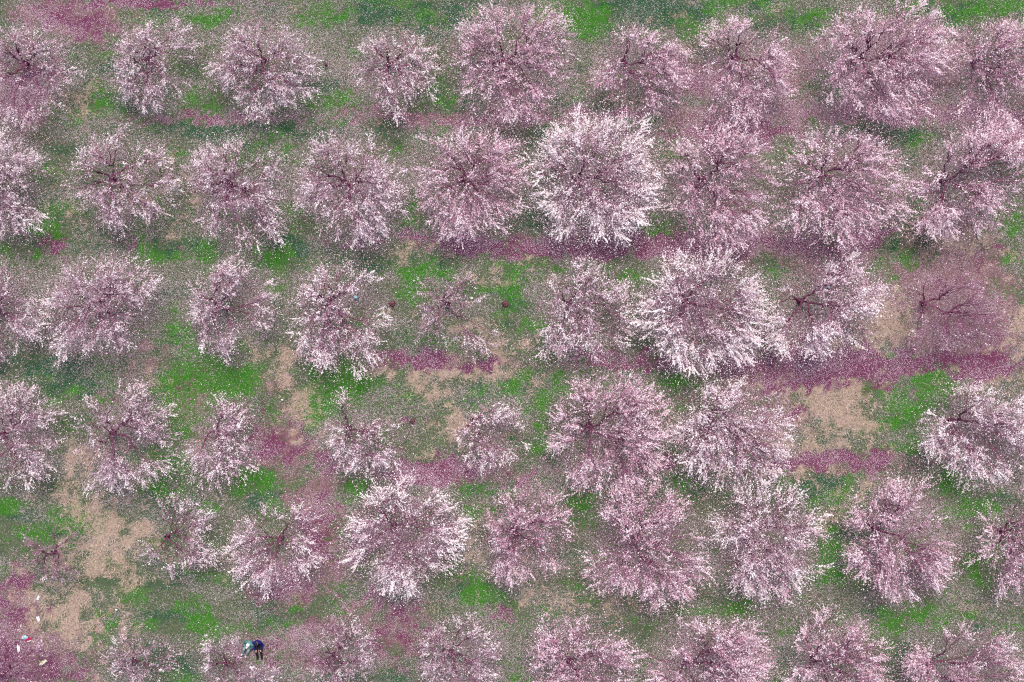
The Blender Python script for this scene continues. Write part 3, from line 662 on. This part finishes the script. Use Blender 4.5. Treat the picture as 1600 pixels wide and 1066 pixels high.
def seated(px, py, turn, label, top, trousers, shoe, hair, cap=None, lean=0.0, bend=.30):
    b = P(px, py, 0); b[2] = gz(np.array([b[0]]), np.array([b[1]]))[0] + .01
    root = empty('person', b, turn)
    tag(root, label, 'person', 'pair sitting in the grass')
    J = {'pel': (0, .0, .12), 'wa': (0, .05 + lean * .3, .28), 'ch': (0, .07 + lean * .7, .46), 'nk': (0, .05 + lean, .62), 'hb': (0, .03 + lean, .72), 'ht': (0, .02 + lean, .81),
         'ns': (0, -.085 + lean, .745)}
    Rr = {'pel': .135, 'wa': .12, 'ch': .135, 'nk': .055, 'hb': .080, 'ht': .085, 'ns': .014}
    E = [('pel', 'wa'), ('wa', 'ch'), ('ch', 'nk'), ('nk', 'hb'), ('hb', 'ht'), ('hb', 'ns')]
    GT = [('pel', 'wa'), ('wa', 'ch')]; GL = []
    for sgn, q in ((-1, 'l'), (1, 'r')):
        J.update({'sh' + q: (sgn * .19, .06 + lean * .9, .54), 'el' + q: (sgn * .27, -.06, .33), 'wr' + q: (sgn * .15, -.27, .36),
                  'pa' + q: (sgn * .13, -.34, .365), 'hp' + q: (sgn * .09, -.02, .11), 'kn' + q: (sgn * .13, -.40, bend), 'an' + q: (sgn * .11, -.76, .07), 'to' + q: (sgn * .13, -.80, .17),
                  'er' + q: (sgn * .083, .03 + lean, .745)})
        Rr.update({'sh' + q: .062, 'el' + q: .042, 'wr' + q: .027, 'pa' + q: .032, 'hp' + q: .09, 'kn' + q: .06, 'an' + q: .040, 'to' + q: .034, 'er' + q: .018})
        E += [('ch', 'sh' + q), ('sh' + q, 'el' + q), ('el' + q, 'wr' + q), ('wr' + q, 'pa' + q), ('pel', 'hp' + q), ('hp' + q, 'kn' + q), ('kn' + q, 'an' + q), ('an' + q, 'to' + q), ('hb', 'er' + q)]
        for f in range(4):
            nm = 'f%d%s' % (f, q); J[nm + 'a'] = (sgn * (.10 + .021 * f), -.385 - .008 * (f in (1, 2)), .35); J[nm + 'b'] = (sgn * (.10 + .022 * f), -.415 - .010 * (f in (1, 2)), .325 + .004 * f)
            Rr[nm + 'a'] = .0095; Rr[nm + 'b'] = .008; E += [('pa' + q, nm + 'a'), (nm + 'a', nm + 'b')]
        J['th' + q] = (sgn * .075, -.345, .345); Rr['th' + q] = .011; E.append(('wr' + q, 'th' + q))
        GT += [('ch', 'sh' + q), ('sh' + q, 'el' + q), ('el' + q, 'wr' + q)]
        GL += [('pel', 'hp' + q), ('hp' + q, 'kn' + q), ('kn' + q, 'an' + q)]
    ks = list(J); ix = {k: n for n, k in enumerate(ks)}
    pts = [J[k] for k in ks]; ed = lambda L: [(ix[a], ix[c]) for a, c in L]
    skin_part('body', pts, ed(E), [Rr[k] for k in ks], M_SKIN, root)
    skin_part('jacket', pts, ed(GT), [Rr[k] + .028 for k in ks], top, root)
    skin_part('trousers', pts, ed(GL), [Rr[k] + .018 for k in ks], trousers, root)
    for sgn, q in ((-1, 'l'), (1, 'r')):
        a, t = np.array(J['an' + q]), np.array(J['to' + q])
        skin_part('shoe', [a + [0, -.02, -.01], t + [0, -.01, .03]], [(0, 1)], [.062, .052], shoe, root)
        e = skin_part('eye', [(sgn * .032, -.060 + lean, .765), (sgn * .032, -.062 + lean, .765)], [(0, 1)], [.011, .011], plain_mat('eye_dark', (.02, .015, .015), .2), root)
        e.modifiers['fuse'].voxel_size = .004
    h = skin_part('hair', [(0, .045 + lean, .74), (0, .035 + lean, .83), (0, .0 + lean, .85)], [(0, 1), (1, 2)], [.075, .085, .068], hair, root)
    if cap:
        V, F = tube([(0, .02 + lean, .83), (0, .02 + lean, .87), (0, .02 + lean, .91), (0, .02 + lean, .935)], [.112, .108, .075, .01], 16)
        newmesh('cap', V, F, cap, root, smooth=True)
        V, F = tube([(0, -.04 + lean, .835), (0, -.14 + lean, .83), (0, -.19 + lean, .822)], [.085, .06, .01], 10)
        V[:, 2] = .832 + (V[:, 2] - .832) * .12
        newmesh('cap_brim', V, F, cap, root, smooth=True)
    return root
M_BLACK = plain_mat('black_cloth', (.012, .008, .014), .8); M_NAVY = plain_mat('navy_jacket', (.006, .008, .09), .9, .5, 8)
M_TEAL = plain_mat('teal_top', (.07, .17, .17), .8, .3, 9); M_PALE = plain_mat('pale_trousers', (.22, .29, .28), .8)
M_WHITE = plain_mat('white_plastic', (.58, .57, .56), .45, .08, 20); M_HAIR = plain_mat('dark_hair', (.02, .010, .012), .6)
seated(404, 1006, 0.10, 'person in dark blue jacket and black trousers sitting in the grass', M_NAVY, M_BLACK, M_BLACK, M_HAIR, None, .10, .22)
seated(391, 1004, -.45, 'person in white cap and teal top sitting in the grass', M_TEAL, M_PALE, M_WHITE, M_HAIR, M_WHITE, -.02, .40)

# ------------------------------------------------------------------ litter, stumps, bucket, stones
def lump(name, px, py, sx, sy, sz, mat, seed, parent=None, off=(0, 0, 0), rz=0., rough=.7):
    """a crumpled closed shape: a fine sphere folded by noise"""
    r = np.random.default_rng(seed); nu, nv = 22, 12
    u = np.linspace(0, 2 * math.pi, nu, endpoint=False); v = np.linspace(.06, math.pi - .06, nv)
    uu, vv = np.meshgrid(u, v); d = np.stack([np.cos(uu) * np.sin(vv), np.sin(uu) * np.sin(vv), np.cos(vv)], -1).reshape(-1, 3)
    k = 1 + rough * 2 * (fbm(d[:, 0] * 2 + seed, d[:, 1] * 2 + d[:, 2] * 3, .8, seed, 3) - .5) + r.normal(0, rough * .10, len(d))
    p = d * k[:, None] * np.array([sx, sy, sz]); p[:, 2] = np.maximum(p[:, 2], -sz * .45) + sz * .45
    c, sn = math.cos(rz), math.sin(rz); p = np.stack([p[:, 0] * c - p[:, 1] * sn, p[:, 0] * sn + p[:, 1] * c, p[:, 2]], 1) + np.array(off)
    i = (np.arange(nv - 1)[:, None] * nu); j = np.arange(nu)[None]; j2 = (j + 1) % nu
    F = np.stack([i + j, i + nu + j, i + nu + j2, i + j2], -1).reshape(-1, 4)
    top = np.array([[0, 0, 0, 0]])[:0]
    o = newmesh(name, p, F, mat, parent, smooth=False)
    if parent is None:
        b = P(px, py, 0); b[2] = gz(np.array([b[0]]), np.array([b[1]]))[0]; o.location = b
    return o
M_RED = plain_mat('red_plastic', (.38, .01, .07), .4, .2); M_BLUE = plain_mat('pale_blue_plastic', (.30, .46, .54), .4, .12); M_CREAM = plain_mat('cream_plastic', (.58, .55, .42), .5, .1)
b = P(42, 998, 0); b[2] = gz(np.array([b[0]]), np.array([b[1]]))[0]
t = empty('litter_heap', b); tag(t, 'crumpled heap of red, white and pale blue plastic on mauve ground, bottom left', 'litter')
lump('blue_bag', 0, 0, .15, .11, .10, M_BLUE, 3, t, (-.10, .08, 0)); lump('red_bag', 0, 0, .19, .07, .10, M_RED, 4, t, (.10, -.03, 0), .35)
lump('white_bag', 0, 0, .11, .06, .08, M_WHITE, 5, t, (.12, -.13, 0), .2); lump('white_bag', 0, 0, .07, .07, .06, M_WHITE, 6, t, (-.22, .05, 0), .2)
for px, py, sx, sy, rz, mt, lb in [
    (29, 1014, .09, .20, .1, M_WHITE, 'long white plastic bag just below the red and white heap'),
    (67, 1036, .24, .10, .6, M_CREAM, 'cream plastic sheet lying bottom left, lowest of the litter'),
    (60, 967, .08, .16, .3, M_WHITE, 'white plastic scrap on dry straw above the red and white heap'),
    (60, 934, .07, .14, -.5, M_WHITE, 'slanting white scrap below the bare almond tree, topmost of the litter'),
    (182, 953, .06, .06, 0, M_WHITE, 'small round white scrap in grass right of the dry straw')]:
    tag(lump('plastic_litter', px, py, sx, sy, .07, mt, int(px), None, rz=rz), lb, 'litter', 'litter scattered in the grass')
for px, py, s_, mt, lb in [
    (441, 625, .07, M_WHITE, 'white stone on dry straw path beside the narrow tall-crowned tree'),
    (433, 207, .07, M_WHITE, 'white stone in the green lane between the first and second rows'),
    (737, 466, .09, M_WHITE, 'white stone beside the thin half bare almond tree'),
    (1346, 791, .09, M_WHITE, 'pale grey stone beside the plum track at the lower right'),
    (116, 107, .07, M_WHITE, 'pale stone between the first two trees of the top row')]:
    tag(lump('stone', px, py, s_, s_ * .8, .07, mt, int(px), None, rough=.2), lb, 'stone', 'pale stones in the grass')
def bucket(px, py, label, r_=.11):
    b = P(px, py, 0); b[2] = gz(np.array([b[0]]), np.array([b[1]]))[0]
    root = empty('bucket', b); tag(root, label, 'bucket')
    V, F = tube([(0, 0, .0), (0, 0, .005), (0, 0, .2), (0, 0, .205), (0, 0, .195), (0, 0, .02), (0, 0, .015)], [.01, r_ * .8, r_, r_ * 1.06, r_ * .95, r_ * .75, .01], 20)
    newmesh('pail', V, F, M_BLUE, root, smooth=False)
    a = np.linspace(0, math.pi, 9); V, F = tube(np.stack([np.cos(a) * r_, np.sin(a) * r_ * .9, np.full(9, .21)], 1), np.full(9, .006), 5)
    newmesh('handle', V, F, M_WHITE, root)
bucket(556, 465, 'small pale blue bucket under the almond tree with white drooping tips')
bucket(1294, 449, 'small pale blue bucket under the lopsided almond tree with split crown', .07)

M_CUT = plain_mat('cut_wood', (.13, .05, .055), .9, .5, 30)
def stump(px, py, rad, label):
    b = P(px, py, 0); b[2] = gz(np.array([b[0]]), np.array([b[1]]))[0] - .03
    root = empty('tree_stump', b); tag(root, label, 'stump', 'stumps left between the trees')
    a = np.linspace(0, 2 * math.pi, 14, endpoint=False); k = 1 + .22 * (vnoise(np.cos(a) * 2 + px, np.sin(a) * 2, .7, 3) - .5) * 2
    V, F = tube([(0, 0, 0), (0, 0, .06), (0, 0, .16), (0, 0, .22)], [rad * 1.5, rad * 1.15, rad, rad * .97], 14)
    V[:, :2] *= np.tile(k, 4)[:, None]
    newmesh('bark', V, F, M_BARK, root)
    V, F = tube([(0, 0, .215), (0, 0, .222), (0, 0, .223), (0, 0, .218)], [rad * .93, rad * .9, rad * .45, .004], 14)
    V[:, :2] *= np.tile(k, 4)[:, None]
    newmesh('cut_face', V, F, M_CUT, root)
    r = np.random.default_rng(int(px))
    parts = []
    for q in range(7):
        g = r.uniform(0, 2 * math.pi); d = np.array([math.cos(g), math.sin(g), 0])
        parts.append(tube([d * rad * .8 + [0, 0, .05], d * (rad + .10) + [0, 0, .16], d * (rad + r.uniform(.15, .3)) + [0, 0, r.uniform(.2, .4)]], [.012, .008, .003], 4))
    V, F = join(parts); newmesh('sucker_shoots', V, F, M_BARK, root)
for px, py, rd, lb in [
    (613, 475, .13, 'reddish stump left of the thin half bare almond tree'),
    (790, 475, .14, 'reddish stump between the thin half bare tree and the loose airy tree'),
    (510, 101, .07, 'small dark stump left of the fourth tree in the top row'),
    (687, 101, .07, 'small dark stump right of the fourth tree in the top row'),
    (645, 658, .11, 'reddish stump right of the small tree with leaning trunk'),
    (1534, 743, .08, 'small red-brown stump in bright grass at the lower right')]:
    stump(px, py, rd, lb)
